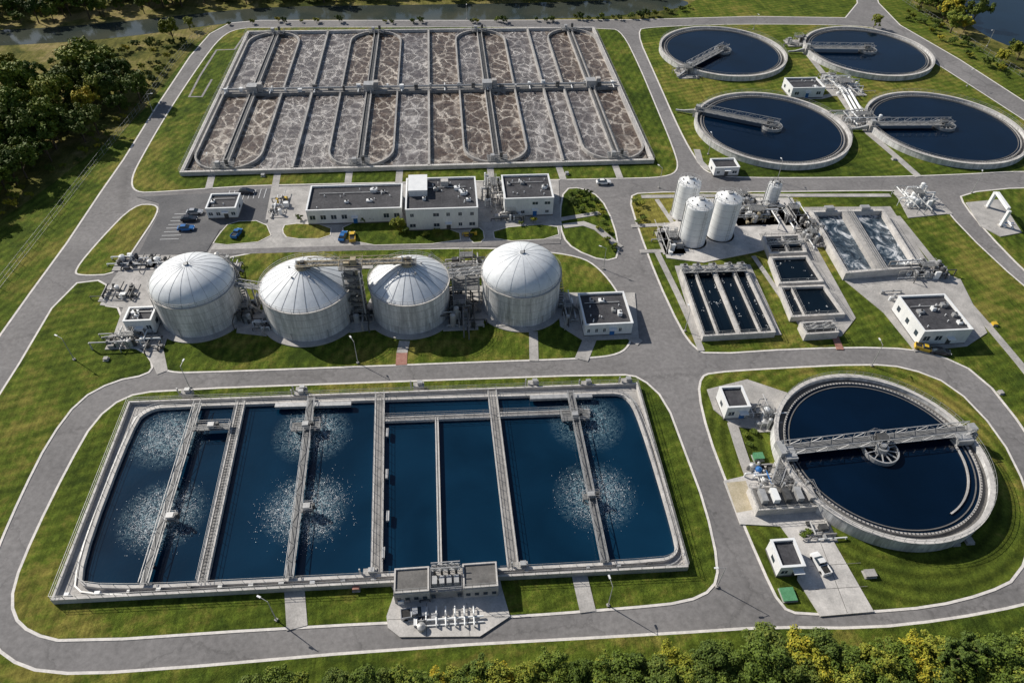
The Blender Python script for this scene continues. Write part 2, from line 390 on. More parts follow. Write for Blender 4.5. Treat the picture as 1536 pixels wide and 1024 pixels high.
# ---------- building zone paving ----------
pad([(205,296),(325,290),(412,283),(400,335),(330,345),(310,378),(205,388),(240,318),(238,305)],asphalt2,'parking_lot')
mb=MB()
for (ua,va),(ub,vb) in (((262,322),(240,360)),((345,287),(400,284))):
    a=P(ua,va);b=P(ub,vb)
    for i in range(8):
        p=a.lerp(b,i/7)
        if ua==262: mb.box(p.x+2.4,p.y,.19,4.8,.13,.012,white)
        else: mb.box(p.x,p.y-2.4,.19,.13,4.8,.012,white)
mb.build('parking_bay_markings')
pad([(412,281),(838,271),(842,360),(700,368),(420,375),(312,380),(335,345),(402,335)],conc)
for q in ([(345,333),(398,331),(411,362),(316,371),(328,352)],[(428,335),(498,338),(496,359),(432,360),(422,348)],[(512,333),(600,333),(690,345),(692,366),(518,370)],[(703,342),(725,342),(728,364),(704,366)],[(738,343),(836,335),(840,359),(742,364)]):
    p=chai(PL(q),1); mb=MB(); mb.prism(p,0,.23,kerb); p=p if area(p)>0 else p[::-1]; mb.prism(offs(p,.25,True),.23,.24,lawn); mb.build('lawn_bed')
path([(316,379),(480,374),(700,368),(840,362)],2.2,asphalt)
pad([(195,385),(325,381),(322,395),(262,480),(245,522),(252,556),(236,562),(228,545),(215,523),(165,519),(185,462),(150,458),(170,418)],conc)
for a,b in (((320,256),(313,284)),((418,252),(404,330)),((600,252),(598,275)),((525,252),(522,275)),((735,250),(737,272)),((838,250),(845,270)),((922,247),(930,268))): path([a,b],2.)
path([(370,50),(352,75),(325,76),(300,115),(284,146),(303,146),(318,120)],.7,concM,n=0)
path([(607,512),(603,530)],2.4); path([(603,530),(602,548)],2.4,red)
path([(800,498),(801,542)],2.); path([(886,506),(872,540)],3.); path([(945,506),(960,515)],2.)
path([(441,872),(446,942)],3.2); path([(866,850),(882,918)],2.6)
path([(1210,80),(1250,130),(1292,192),(1340,232),(1378,266)],2.2); path([(1190,140),(1220,150),(1260,140)],2.)
path([(1045,225),(1052,250),(1085,262)],2.)
path([(1345,325),(1425,425),(1510,522),(1580,610)],1.8); path([(1395,290),(1425,322)],1.5)
path([(947,340),(1012,337)],1.4); path([(960,378),(1040,376)],1.4); path([(985,378),(1030,470),(1052,527)],1.5)
path([(985,300),(1010,337)],1.2); path([(962,296),(1100,294),(1335,294)],1.6)
path([(1130,385),(1195,480),(1215,505)],1.2); path([(1252,505),(1260,525)],1.6,red)
path([(845,340),(885,335),(930,372)],2.); path([(840,330),(900,320)],1.6)
path([(325,425),(325,470)],2); path([(500,400),(560,400)],2)
pad([(360,455),(405,470),(400,505),(355,500)],conc); pad([(640,430),(730,430),(725,490),(655,490)],conc)
pad([(505,460),(560,460),(565,495),(525,500)],conc); pad([(835,440),(952,440),(958,508),(875,512),(840,490)],conc)
pad([(985,345),(1020,330),(1035,300),(1100,298),(1188,298),(1212,345),(1220,356),(1130,380),(1055,395),(1000,388)],concL)
pad([(1205,312),(1335,311),(1398,404),(1440,420),(1480,500),(1450,520),(1372,528),(1325,470),(1262,418)],conc)
pad([(1138,352),(1212,350),(1283,478),(1262,505),(1212,508)],conc)
pad([(1340,286),(1392,286),(1420,322),(1362,328)],conc)
pad([(1448,305),(1500,300),(1532,350),(1500,356),(1470,340)],conc)
pad([(1012,400),(1125,398),(1172,503),(1045,510)],conc)
pad([(1060,585),(1120,570),(1180,590),(1165,650),(1100,640),(1070,615)],conc)
path([(1098,635),(1112,680),(1128,725)],2.)
pad([(1085,722),(1165,703),(1240,780),(1245,805),(1310,918),(1230,925),(1195,870),(1200,830),(1170,790),(1110,787)],concL)
pad([(1089,725),(1118,722),(1132,765),(1104,770)],wornp,'worn_paving')
pad([(578,860),(592,890),(580,925),(582,942),(600,956),(720,955),(765,925),(752,880),(748,855)],concL)
mb=MB()
for a,b in (((1215,850),(1290,845)),((1205,815),(1248,812)),((1222,885),(1300,880)),((1230,815),(1270,920)),((640,905),(640,955)),((700,905),(705,955)),((582,930),(757,925))):
    pa,pb=P(*a),P(*b); mb.beam((pa.x,pa.y,.335),(pb.x,pb.y,.335),.09,.012,concD)
mb.build('expansion_joints')

# ---------------- aeration tank ----------------
ZR=1.4
c=[P(265,253,ZR),P(972,243,ZR),P(897,43,ZR),P(380,45,ZR)]
ax0=(c[0].x+c[3].x)/2; ax1=(c[1].x+c[2].x)/2; ay0=(c[0].y+c[1].y)/2; ay1=(c[2].y+c[3].y)/2
aym=P(620,133,ZR).y; AW=ax1-ax0
X=lambda f: ax0+AW*f
mb=MB()
mb.strip([(ax0,ay0),(ax1,ay0),(ax1,ay1),(ax0,ay1)],1.0,0,ZR,concL,True)
mb.rail([(ax0-.5,ay0-.5),(ax1+.5,ay0-.5),(ax1+.5,ay1+.5),(ax0-.5,ay1+.5)],ZR,closed=True,sp=2.5)
mb.box((ax0+ax1)/2,aym,.1,AW-1.4,3.2,ZR+.05-.1,concM)
mb.rail([(ax0,aym-1.5),(ax1,aym-1.5)],ZR+.05,sp=2.5); mb.rail([(ax0,aym+1.5),(ax1,aym+1.5)],ZR+.05,sp=2.5)
mb.cyl((ax0+1,aym,ZR+.9),(ax1-1,aym,ZR+.9),.3,steel,10)
cs=[.082,.365,.66,.925]; hw=.070*AW; dv=[.225,.513,.803]
def lane(x0,x1,y0,y1,mat,z): mb.prism([(x0,y0),(x1,y0),(x1,y1),(x0,y1)],z,z,mat)
for side in (0,1):
    ye=ay0 if side==0 else ay1; sg=1 if side==0 else -1
    ys=aym-1.6*sg
    for i,f in enumerate(cs):
        cx=X(f)
        pts=[(cx-hw,ys)]; cy=ye+sg*(hw+.9)
        for k in range(13):
            a=math.pi*k/12; pts.append((cx-hw*math.cos(a),cy-sg*hw*math.sin(a)))
        pts.append((cx+hw,ys)); mb.strip(pts,.55,0,ZR-.05,conc)
        mb.rail(pts,ZR-.05,sp=3)
        for s in (-.85,.85): mb.strip([(cx+s,ys),(cx+s,ye+sg*.7)],.3,0,ZR+.02,conc)
        mb.box(cx,(ys+ye)/2,ZR-.55,1.3,abs(ys-ye)-1,.2,steelD)
        mb.rail([(cx-.8,ys),(cx-.8,ye)],ZR+.02,sp=2.5); mb.rail([(cx+.8,ys),(cx+.8,ye)],ZR+.02,sp=2.5)
        mb.box(cx,ye+sg*2.2,ZR+.05,6,3.4,.25,grate); mb.rail([(cx-3,ye+sg*.6),(cx+3,ye+sg*.6),(cx+3,ye+sg*3.8),(cx-3,ye+sg*3.8)],ZR+.3,closed=True)
        mb.box(cx-1.4,ye+sg*2,ZR+.3,1.2,1.2,1.5,steel); mb.cyl((cx+1.2,ye+sg*2,ZR+.3),(cx+1.2,ye+sg*2,ZR+2.4),.5,steelD)
        mb.beam((cx-3,ye+sg*3,ZR+.9),(cx+3,ye+sg*3,ZR+.9),.25,.25,steel)
        for j,(xa,xb,mt) in enumerate(((cx-hw,cx,foamG if (i+side)%2 else foamB),(cx,cx+hw,foamB))):
            lane(xa,xb,min(ye,ys),max(ye,ys),mt,.32+.004*j)
    for i,f in enumerate(dv):
        x=X(f); mb.strip([(x,ys),(x,ye)],.7,0,ZR,conc); mb.rail([(x,ys),(x,ye)],ZR,sp=2.5)
        lane(X(cs[i])+hw,x,min(ye,ys),max(ye,ys),foamG,.33); lane(x,X(cs[i+1])-hw,min(ye,ys),max(ye,ys),foamG if i!=1 else foamB,.335)
    lane(ax0,X(cs[0])-hw,min(ye,ys),max(ye,ys),watd,.3); lane(X(cs[-1])+hw,ax1,min(ye,ys),max(ye,ys),watd,.3)
r=random.Random(3)
for i in range(28):
    x=ax0+AW*(i+.5)/28; mb.box(x,aym+r.uniform(-1,1),ZR+.1,r.uniform(.6,1.6),r.uniform(.6,1.2),r.uniform(.6,1.8),r.choice([steel,steelD,white]))
    if i%3==0: mb.cyl((x,aym-3,ZR+.5),(x,aym+3,ZR+.5),.2,white,8)
for f in cs:
    mb.box(X(f),aym,ZR+.1,3.4,3.2,2.2,steel); mb.box(X(f)+2.6,aym,ZR+.1,1.5,2,2.8,conc)
mb.build('aeration_tank')

# ---------------- big settling basin ----------------
ZB=1.5; ZW=.75
q=[P(78,898,ZB),P(1031,848,ZB),P(955,574,ZB),P(194,602,ZB)]
mb=MB(); outer=[(p.x,p.y) for p in q]
mb.prism(outer,0,.7,conc,wallst)
mb.strip(outer,.4,0,ZB,concL,True); mb.rail(offs(outer,-.1,True),ZB,closed=True,sp=2)
inner=PL([(112,862),(135,884),(450,868),(985,842),(1014,832),(1016,810),(960,625),(940,590),(905,588),(250,608),(222,614),(200,632)],ZB)
inner=chai(inner,2)
if area(inner)<0: inner=inner[::-1]
mb.prism(inner,.5,ZW,wat)
mb.strip(inner,.5,0,ZB,concL,True); mb.rail(inner,ZB,closed=True,sp=3)
mb.strip(offs(inner,-1.,True),.25,.7,.95,steel,True)
def wk(a,b,w,z=1.6,mt=concM,rl=True):
    p,q_=P(*a,z),P(*b,z); l=[(p.x,p.y),(q_.x,q_.y)]
    mb.strip(l,w-.5,0.2,z-.12,mt)
    for sgn in (1,-1): mb.strip(offs(l,sgn*(w/2-.12),False),.24,.2,z,concL)
    if rl:
        for sgn in (1,-1):
            o=offs(l,sgn*(w/2-.08),False); mb.rail(o,z,sp=2)
wk((303,872),(362,601),1.6); wk((565,858),(570,590),1.9); wk((770,850),(738,585),1.9)
wk((660,846),(655,625),.7,rl=False)
wk((578,628),(740,622),1.1,1.5); wk((745,621),(885,616),1.1,1.5)
a=P(303,872,1.6);b=P(362,601,1.6)
for i in range(60):
    p=a.lerp(b,(i+.5)/60); mb.box(p.x,p.y,1.49,1.1,.16,.06,steelD)
for s_,e_ in (((216,876),(298,604)),((434,866),(468,596)),((907,843),(855,589))):
    p,q_=P(*s_,2.),P(*e_,2.); mb.truss(p,q_,1.25,.9,railm,pan=3.2,k=.8)
    for i in range(5): m_=p.lerp(q_,(i+.5)/5); mb.box(m_.x,m_.y,0.3,.35,.35,1.6,conc)
def plat(u,v,sx,sy,z=2.3):
    p=P(u,v,z); mb.box(p.x,p.y,z-.15,sx,sy,.2,grate); mb.rail([(p.x-sx/2,p.y-sy/2),(p.x+sx/2,p.y-sy/2),(p.x+sx/2,p.y+sy/2),(p.x-sx/2,p.y+sy/2)],z+.05,closed=True,sp=1.2,mat=steel)
    mb.box(p.x,p.y,z,1.2,1.0,1.0,steel); mb.cyl((p.x+1.2,p.y,z),(p.x+1.2,p.y,z+1.2),.3,steelD)
    for a_ in (-1,1): mb.box(p.x+a_*sx*.4,p.y,0.5,.3,.3,z-.6,conc)
plat(318,640,7,1.6); plat(459,639,5.5,2.2); plat(862,624,5.5,2.2); plat(257,776,1.8,1.4); plat(461,762,2,1.6); plat(886,744,3,1.2)
for s_,e_ in (((413,609),(527,606)),((795,597),(888,594))):
    p,q_=P(*s_,1.7),P(*e_,1.7); mb.beam(p,q_,1.,.7,steel)
for u,v in ((575,650),(575,775),(574,712),(568,830)): 
    p=P(u,v,1.5); mb.box(p.x+.8,p.y,1.4,.5,2,.5,steel)
r=random.Random(5)
for u in range(100,1020,46):
    v=898-(u-78)*50/953.; p=P(u,v-6,ZB); mb.box(p.x,p.y,.5,r.uniform(.4,.9),.5,r.uniform(.8,1.3),r.choice([steel,steelD,white]))
for u,v in ((280,588),(452,584),(628,577),(800,574),(940,571),(555,858),(782,848),(450,590),(880,575)):
    p=P(u,v,ZB); mb.box(p.x,p.y,.4,2.2,1.3,1.3,conc); mb.box(p.x+.3,p.y,1.7,1,.8,.8,steel); mb.cyl((p.x-1.6,p.y,.5),(p.x-1.6,p.y,2.8),.15,steel,8)
mb.build('settling_basin')
for k,(u,v,rad,dn) in enumerate(((252,655,6.,2400),(243,772,6.8,3800),(468,648,6.,2400),(458,762,7.8,4600),(893,742,7.,2600),(880,632,5.5,600))):
    p=P(u,v,1); rr=random.Random(40+k); mb=MB()
    mb.disc(p.x,p.y,8,ZW+.015,splash,48)
    arms=[rr.uniform(0,6.283) for _ in range(60)]
    for i in range(dn):
        a=rr.choice(arms)+rr.gauss(0,.05) if rr.random()<.5 else rr.uniform(0,6.283)
        q=abs(rr.gauss(.5,.3)) if rr.random()<.7 else rr.choice([.35,.55,.72])+rr.gauss(0,.045)
        if q>1.35: continue
        d=rad*q; z=ZW+.03+rr.random()**2*.8*max(.1,1-q*.6); s=rr.uniform(.025,.07)*(1.6 if rr.random()<.05 else 1)
        x=p.x+d*math.cos(a);y=p.y+d*math.sin(a); b=rr.uniform(0,6)
        mb.add([(x+s*math.cos(b),y+s*math.sin(b),z),(x+s*math.cos(b+2),y+s*math.sin(b+2),z+s*.4),(x+s*math.cos(b+4.1),y+s*math.sin(b+4.1),z)],[(0,1,2)],spray)
    mb.build('aerator_splash',loc=(p.x,p.y,.7))

# ---------------- clarifiers ----------------
def clarifier(u,v,Rr,h,ang,full,brw=2.2,rc=None,boff=0.):
    p=P(u,v,h); x,y=p.x,p.y; mb=MB()
    mb.ring(x,y,Rr-.75,Rr,0,h,wallst,96); mb.ring(x,y,Rr-.8,Rr+.1,h,h+.12,concL,96)
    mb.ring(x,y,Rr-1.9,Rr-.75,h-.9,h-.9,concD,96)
    mb.ring(x,y,Rr-2.25,Rr-1.9,0.1,h-.35,conc,96)
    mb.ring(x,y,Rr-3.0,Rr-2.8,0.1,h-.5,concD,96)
    mb.disc(x,y,Rr-2.2,h-.62,watc,96)
    pts=[(x+(Rr-.1)*math.cos(i*math.pi/36),y+(Rr-.1)*math.sin(i*math.pi/36)) for i in range(72)]
    mb.rail(pts,h+.1,closed=True,sp=3)
    for i in range(160):
        a=i*math.pi/80; mb.box(x+(Rr-2.07)*math.cos(a),y+(Rr-2.07)*math.sin(a),h-.36,.25,.12,.14,steelD,a)
    ca,sa=math.cos(ang),math.sin(ang); zb=h+.7; ox,oy=-sa*boff,ca*boff
    a=(x+ox+(Rr-.2)*ca,y+oy+(Rr-.2)*sa,zb); b=(x+ox-(Rr-.2)*ca,y+oy-(Rr-.2)*sa,zb) if full else (x-2.2*ca,y-2.2*sa,zb)
    mb.truss(a,b,brw,1.4,pan=2.2)
    mb.box(a[0],a[1],0.1,2.2,2.4,zb-.2,conc,ang); mb.box(a[0],a[1],zb,1.4,1.6,1.3,steel,ang)
    if full: mb.box(b[0],b[1],zb-.3,1.4,3.0,1.3,steel,ang)
    rc=rc or Rr*.135
    mb.ring(x,y,rc-.25,rc,h-.7,h+.35,steel,32); mb.ring(x,y,rc*.25,rc*.35,h-.7,h+1.2,steel,20)
    for i in range(12):
        an=i*math.pi/6+.2; mb.beam((x+rc*.3*math.cos(an),y+rc*.3*math.sin(an),h+.25),(x+rc*.95*math.cos(an),y+rc*.95*math.sin(an),h+.25),.18,.18,steel)
    mb.cyl((x,y,h),(x,y,zb+1.0),.55,steel,12); mb.box(x+.8*ca+ox,y+.8*sa+oy,zb+.1,2,1.6,1.1,steelD,ang)
    mb.rail([(x+ox+2*math.cos(t*math.pi/4),y+oy+2*math.sin(t*math.pi/4)) for t in range(8)],zb+.1,closed=True,sp=1.5)
    return mb,x,y
mb,x,y=clarifier(1321,675,19.8,3.,math.radians(3),True,2.3,3.3,1.9)
mb.ring(x,y,19.8-4.4,19.8-4.1,1.,2.7,conc,30,-1.15,.12)
mb.box(x+17.2,y+1.2,2.6,3,2,1.4,steel); mb.box(x-18.3,y,3.2,2.2,3,.9,steel)
mb.build('clarifier_tank')
for u,v,rr,ang in ((1084,75,24.6,math.radians(222)),(1302,75,24.6,math.radians(176)),(1158,189,25.,math.radians(152)),(1417,188,25.2,math.radians(178))):
    mb,x,y=clarifier(u,v,rr,1.9,ang,False,2.8)
    ca,sa=math.cos(ang),math.sin(ang)
    for k in range(3): mb.beam((x+(rr+1)*ca,y+(rr+1)*sa,1.+k*.5),(x+(rr+7-k)*ca,y+(rr+7-k)*sa,.8),.7,.5,steel)
    mb.build('clarifier_tank')

# ---------------- generic equipment ----------------
def cluster(name,u,v,sx,sy,seed,hm=2.5,n=18,mats=None,base=True,rot=0.):
    r=random.Random(seed); p=P(u,v); mb=MB(); mats=mats or [steel,steel,white,steelD,conc]
    x0,y0=p.x,p.y; n=int(n*1.35)
    if base: mb.box(x0,y0,0,sx,sy,.3,conc)
    for i in range(n):
        x=x0+r.uniform(-.45,.45)*sx; y=y0+r.uniform(-.45,.45)*sy; k=r.random(); mt=r.choice(mats); z=.28+r.random()*.01
        if k<.28: mb.box(x,y,z,r.uniform(.4,1.4),r.uniform(.4,1.3),r.uniform(.5,hm*.8),mt)
        elif k<.45:
            rd=r.uniform(.25,.7); hh=r.uniform(.8,hm); mb.cyl((x,y,z),(x,y,z+hh),rd,mt,14); mb.cyl((x,y,z+hh),(x,y,z+hh+rd*.4),rd,mt,14,rd*.2)
        elif k<.78:
            zz=r.uniform(.6,hm*.9); L=r.uniform(.3,.9)*sx/2; rd=r.uniform(.08,.2)
            mb.cyl((x-L,y,zz),(x+L,y,zz),rd,mt,8); mb.cyl((x-L,y,.2),(x-L,y,zz),rd,mt,8); mb.cyl((x+L,y,.2),(x+L,y,zz),rd,mt,8)
            mb.cyl((x,y-.05,zz),(x,y+.05,zz),rd*1.8,steelD,10)
        else:
            zz=r.uniform(.6,hm*.9); L=r.uniform(.3,.9)*sy/2; rd=r.uniform(.08,.2)
            mb.cyl((x,y-L,zz),(x,y+L,zz),rd,mt,8); mb.cyl((x,y-L,.2),(x,y-L,zz),rd,mt,8)
    if hm>2:
        zz=hm; sx2,sy2=sx*.35,sy*.3; x=x0;y=y0
        mb.box(x,y,zz-.1,sx2,sy2,.12,grate); mb.rail([(x-sx2/2,y-sy2/2),(x+sx2/2,y-sy2/2),(x+sx2/2,y+sy2/2),(x-sx2/2,y+sy2/2)],zz,closed=True,sp=1.2,mat=steel)
        for a in (-1,1):
            for b in (-1,1): mb.box(x+a*sx2*.48,y+b*sy2*.48,.2,.12,.12,zz-.3,steel)
        mb.beam((x+sx2/2,y,zz),(x+sx2/2+hm*.8,y,.3),.8,.1,grate)
    return mb.build(name)
def quadtank(name,px,zr,wt,wat_,sdiv=(),cdiv=(),zw=None,rail=True):
    A,B,Cc,D=[P(u,v,zr) for u,v in px]; mb=MB(); Q=lambda s,t:(lambda p:(p.x,p.y))(A.lerp(B,s).lerp(D.lerp(Cc,s),t))
    o=[Q(0,0),Q(1,0),Q(1,1),Q(0,1)]; mb.strip(o,wt,0,zr,concL,True)
    mb.prism(o,.2,zw or zr-.7,wat_)
    for s,w in sdiv: mb.strip([Q(s,.005),Q(s,.995)],w,0,zr+.01,concL if w<1.5 else conc)
    for t,w in cdiv: mb.strip([Q(.01,t),Q(.99,t)],w,0,zr+.02,concL)
    if rail:
        mb.rail(o,zr,closed=True,sp=2)
        for s,w in sdiv: mb.rail([Q(s,0),Q(s,1)],zr,sp=2)
    return mb,Q
rq=random.Random(77)
def flecks(mb,Q,z,n,s0=.02,s1=.98):
    for i in range(n):
        cx,cy=rq.uniform(s0,s1),rq.uniform(.05,.95)
        for j in range(rq.randint(1,5)):
            x,y=Q(cx+rq.gauss(0,.012),cy+rq.gauss(0,.02)); s=rq.uniform(.06,.16); mb.box(x,y,z,s,s*1.3,.05,white,rq.uniform(0,3))
mb,Q=quadtank('t',[(1056,503),(1162,497),(1117,402),(1022,405)],1.8,.5,watd,[(.2,.3),(.5,.9),(.8,.3)])
flecks(mb,Q,1.1,30)
for s in (.05,.25,.5,.75,.95):
    x,y=Q(s,1.02); mb.box(x,y,1.7,1.8,2,.9,steel); mb.cyl((x,y,2),(x,y,3.4),.35,steelD)
a=Q(0,.96);b=Q(1,.96); mb.truss((a[0],a[1],2.2),(b[0],b[1],2.2),1.4,1.,pan=1.5)
mb.build('grit_tank')
mb,Q=quadtank('t',[(1188,474),(1266,470),(1236,428),(1170,430)],1.6,.6,watd,[(.25,.2)]); flecks(mb,Q,.9,9); mb.build('sedimentation_tank')
mb,Q=quadtank('t',[(1170,424),(1234,421),(1210,384),(1156,386)],1.8,.6,watd); flecks(mb,Q,1.1,10); mb.build('sedimentation_tank')
mb,Q=quadtank('t',[(1156,379),(1209,377),(1198,352),(1146,354)],2.,.6,watd,[(.5,.3)]); mb.truss((*Q(0,.5),2.2),(*Q(1,.5),2.2),1,1,pan=1.5); mb.build('sedimentation_tank')
mb,Q=quadtank('t',[(1210,500),(1257,497),(1248,481),(1202,484)],2.2,.5,watd); mb.truss((*Q(0,.5),2.3),(*Q(1,.5),2.3),1,1,pan=1.5); mb.build('outlet_chamber')
mb,Q=quadtank('t',[(1270,408),(1377,399),(1324,315),(1217,317)],2.4,.8,foamW,[(.5,3.2)],zw=1.0)
for s in (.47,.53): mb.rail([Q(s,0),Q(s,1)],2.4)
for s in (.25,.75):
    x,y=Q(s,1.02); mb.box(x,y,2.2,2.5,1.5,1.2,steel)
mb.build('equalisation_tank')

# ---------------- digesters ----------------
def digester(u,v,Rr,hw,hd,kind):
    p=P(u,v); x,y=p.x,p.y+Rr; mb=MB()
    mb.ring(x,y,Rr,Rr+1.6,0,.35,conc,64)
    mb.revolve(x,y,[(Rr,0),(Rr,hw*.97)],wallst,96); mb.revolve(x,y,[(Rr,hw*.97),(Rr+.25,hw*.97),(Rr+.25,hw),(Rr-.3,hw)],concL,96)
    for k in (.25,.5,.75): mb.ring(x,y,Rr,Rr+.015,hw*k,hw*k+.06,concM,64)
    rd=Rr-.1; prof=[]
    for i in range(17):
        t=i/16.
        if kind=='cone': r0=rd*(1-t); z=hw+hd*(1-(1-t)**1.5)
        else: r0=rd*math.cos(t*math.pi/2); z=hw+hd*math.sin(t*math.pi/2)
        prof.append((max(r0,.02),z+.05))
    mb.revolve(x,y,prof,domeW,96)
    ns={'panel':20,'cone':22,'smooth':16}[kind]; wd={'panel':.06,'cone':.12,'smooth':.025}[kind]
    for i in range(ns):
        a=2*math.pi*i/ns
        for (r0,z0),(r1,z1) in zip(prof[:-2],prof[1:-1]):
            mb.beam((x+r0*math.cos(a),y+r0*math.sin(a),z0+.01),(x+r1*math.cos(a),y+r1*math.sin(a),z1+.01),wd,.06,domeS)
    mb.rail([(x+(Rr+.15)*math.cos(i*math.pi/18),y+(Rr+.15)*math.sin(i*math.pi/18)) for i in range(36)],hw,closed=True,sp=2)
    zt=hw+hd
    if kind=='cone':
        mb.cyl((x,y,zt-.6),(x,y,zt+.6),1.3,tan,20); mb.box(x+.5,y,zt+.4,3.2,2.4,.15,grate)
        mb.rail([(x-1.1,y-1.2),(x+2.1,y-1.2),(x+2.1,y+1.2),(x-1.1,y+1.2)],zt+.5,closed=True,sp=1.,mat=steel); mb.box(x+.3,y,zt+.6,.8,.8,1.1,steelD); mb.cyl((x-1,y+.5,zt),(x-1,y+.5,zt+1.6),.2,white,10)
        for k in range(5):
            a=k*1.25+.3; mb.cyl((x+3.2*math.cos(a),y+3.2*math.sin(a),hw+hd*.6),(x+3.2*math.cos(a),y+3.2*math.sin(a),hw+hd*.6+1.4),.22,steel,10)
    else:
        mb.cyl((x,y,zt-.1),(x,y,zt+.4),.5,steel,16); mb.cyl((x+.5,y,zt),(x+.5,y,zt+.8),.15,steelD,8)
    for i in range(26):
        a=-math.pi*.1+i*.055; mb.box(x+(Rr+.6)*math.cos(a),y+(Rr+.6)*math.sin(a),.3+i*hw/26.,1.,.5,.08,grate,a)
    pr=[(x+(Rr+1.1)*math.cos(-math.pi*.1+i*.055),y+(Rr+1.1)*math.sin(-math.pi*.1+i*.055),.3+i*hw/26.) for i in range(26)]
    mb.rail(pr,0,sp=2)
    for a in (3.6,4.4,5.2):
        mb.cyl((x+(Rr+.2)*math.cos(a),y+(Rr+.2)*math.sin(a),0),(x+(Rr+.2)*math.cos(a),y+(Rr+.2)*math.sin(a),hw*(.3 if a>4 else .97)),.1,steel,8)
    mb.build('digester_tank',smooth=(domeW,wallst)); return x,y,zt
D=[digester(292,508,9.0,9.0,4.8,'panel'),digester(461,514,10.0,8.8,4.6,'cone'),digester(617,503,9.0,9.0,4.4,'cone'),digester(786,492,9.1,9.2,5.4,'smooth')]
mb=MB(); x1,y1,z1=D[1]; x2,y2,z2=D[2]; zz=z1+.9
xm=(x1+x2)/2-.6
for dy in (-.9,.9): mb.cyl((x1-1,y1+dy,zz),(x2+1,y2+dy,zz),.2,tan,10)
mb.truss((x1+1.5,y1,zz+.1),(x2-1,y2,zz+.1),1.4,1.0,tan,2.)
mb.box(xm,y1-1,zz,5,4,.2,grate); mb.rail([(xm-2.5,y1-3),(xm+2.5,y1-3),(xm+2.5,y1+1),(xm-2.5,y1+1)],zz+.2,closed=True,mat=tan)
for a in (-1.8,1.8):
    for b in (-2.6,.4): mb.box(xm+a,y1-1+b,0,.3,.3,zz,steel)
for k in range(7):
    z=.5+k*(zz-1)/7.; mb.beam((xm-1.6,y1-3.2,z),(xm+1.6,y1-3.2,z+(zz-1)/7.),.9,.12,grate) if k%2 else mb.beam((xm+1.6,y1-3.2,z),(xm-1.6,y1-3.2,z+(zz-1)/7.),.9,.12,grate)
    mb.box(xm,y1-1.1,z,3.8,3.4,.12,grate); mb.rail([(xm-1.9,y1-3.7),(xm+1.9,y1-3.7)],z,sp=1)
mb.box(xm-.6,y1-1,0,1.5,1.6,zz-1,steel); mb.cyl((xm+1,y1-1.5,0),(xm+1,y1-1.5,zz),.4,tan,12)
for dx,zz2 in ((-1,.8),(.6,1.6)): mb.box(xm+dx,y1-1,zz+.2,1.2,1.2,zz2,tan)
mb.build('stair_tower')
mb=MB(); x0,y0,z0=D[0]; mb.truss((x0+8.8,y0,8.),(x1-9.8,y1,8.),1.5,1.,pan=1.5)
for k in range(3): mb.box(x0+9.6+k*1.4,y0,0,.3,.3,8,steel)
mb.build('access_bridge')
mb=MB(); x3,y3,z3=D[3]; mb.truss((x2+9,y2+1,9.),(x3-9,y3+1,9.),1.5,1.,pan=1.5)
for k in range(3):
    mb.cyl((x2+9,y2+3+k,7),(x3-9,y3+3+k,7),.25,steel,8)
for a in (-3,0,3):
    for b in (0,5): mb.box((x2+x3)/2+a,y2+b,0,.3,.3,9,steel)
mb.box((x2+x3)/2,y2+2.5,5.,6.5,5,.15,grate); mb.rail([((x2+x3)/2-3.2,y2),((x2+x3)/2+3.2,y2)],5.1,sp=1.2)
mb.build('access_bridge')
DK=[steel,steelD,steelD,grate,conc]
cluster('pipework',690,470,8,12,1,4.5,40,DK); cluster('pipework',372,470,5,9,2,3,20,DK); cluster('pipework',540,478,6,6,3,3,16,DK)
cluster('pipework',340,410,6,8,4,4,16); cluster('pipework',850,470,4,9,5,3,14); cluster('pump_skid',395,492,5,4,6,1.8,12)
cluster('pipework',700,405,9,7,8,5,20,DK)

# ---------------- silos ----------------
def silo(u,v,Rr,h):
    p=P(u,v); x,y=p.x,p.y+Rr; mb=MB()
    mb.ring(x,y,Rr,Rr+.5,0,.3,conc,32)
    mb.revolve(x,y,[(Rr,0),(Rr,h)],white,48); mb.revolve(x,y,[(Rr,h),(Rr*.97,h+.25),(Rr*.3,h+Rr*.42),(.02,h+Rr*.45)],white,48)
    for k in (1,2,3,4,5): mb.ring(x,y,Rr,Rr+.02,h*k/6,h*k/6+.05,steel,48)
    mb.rail([(x+Rr*.96*math.cos(i*math.pi/10),y+Rr*.96*math.sin(i*math.pi/10)) for i in range(20)],h+.1,closed=True,sp=1,mat=steel)
    mb.box(x,y,h+Rr*.4,1.0,1.0,.5,steel); mb.cyl((x+.8,y,h+1),(x+.8,y,h+2.2),.12,steel,8)
    for k in range(6): mb.cyl((x+Rr*.6*math.cos(k),y+Rr*.6*math.sin(k),h+.3),(x+Rr*.6*math.cos(k),y+Rr*.6*math.sin(k),h+1.2),.15,steelD,8)
    for s in (-.3,.3): mb.beam((x+Rr*.2+s,y-Rr-.25,0),(x+Rr*.2+s,y-Rr-.25,h+1),.06,.06,steel)
    for k in range(int(h/.5)): mb.box(x+Rr*.2,y-Rr-.25,.4+k*.5,.6,.05,.05,steel)
    mb.cyl((x-Rr-.3,y,0),(x-Rr-.3,y,h+.8),.15,steel,8)
    mb.build('storage_silo')
silo(1028,333,3.1,10.5); silo(1042,374,3.5,11.5); silo(1084,364,3.5,11.5); silo(1157,313,1.9,6.5)
cluster('pipework',1005,365,6,10,11,3,24); cluster('pipework',1130,325,12,9,12,3,30,[white,steel,steel,tan]); cluster('pump_skid',1185,325,6,9,13,3.5,24)
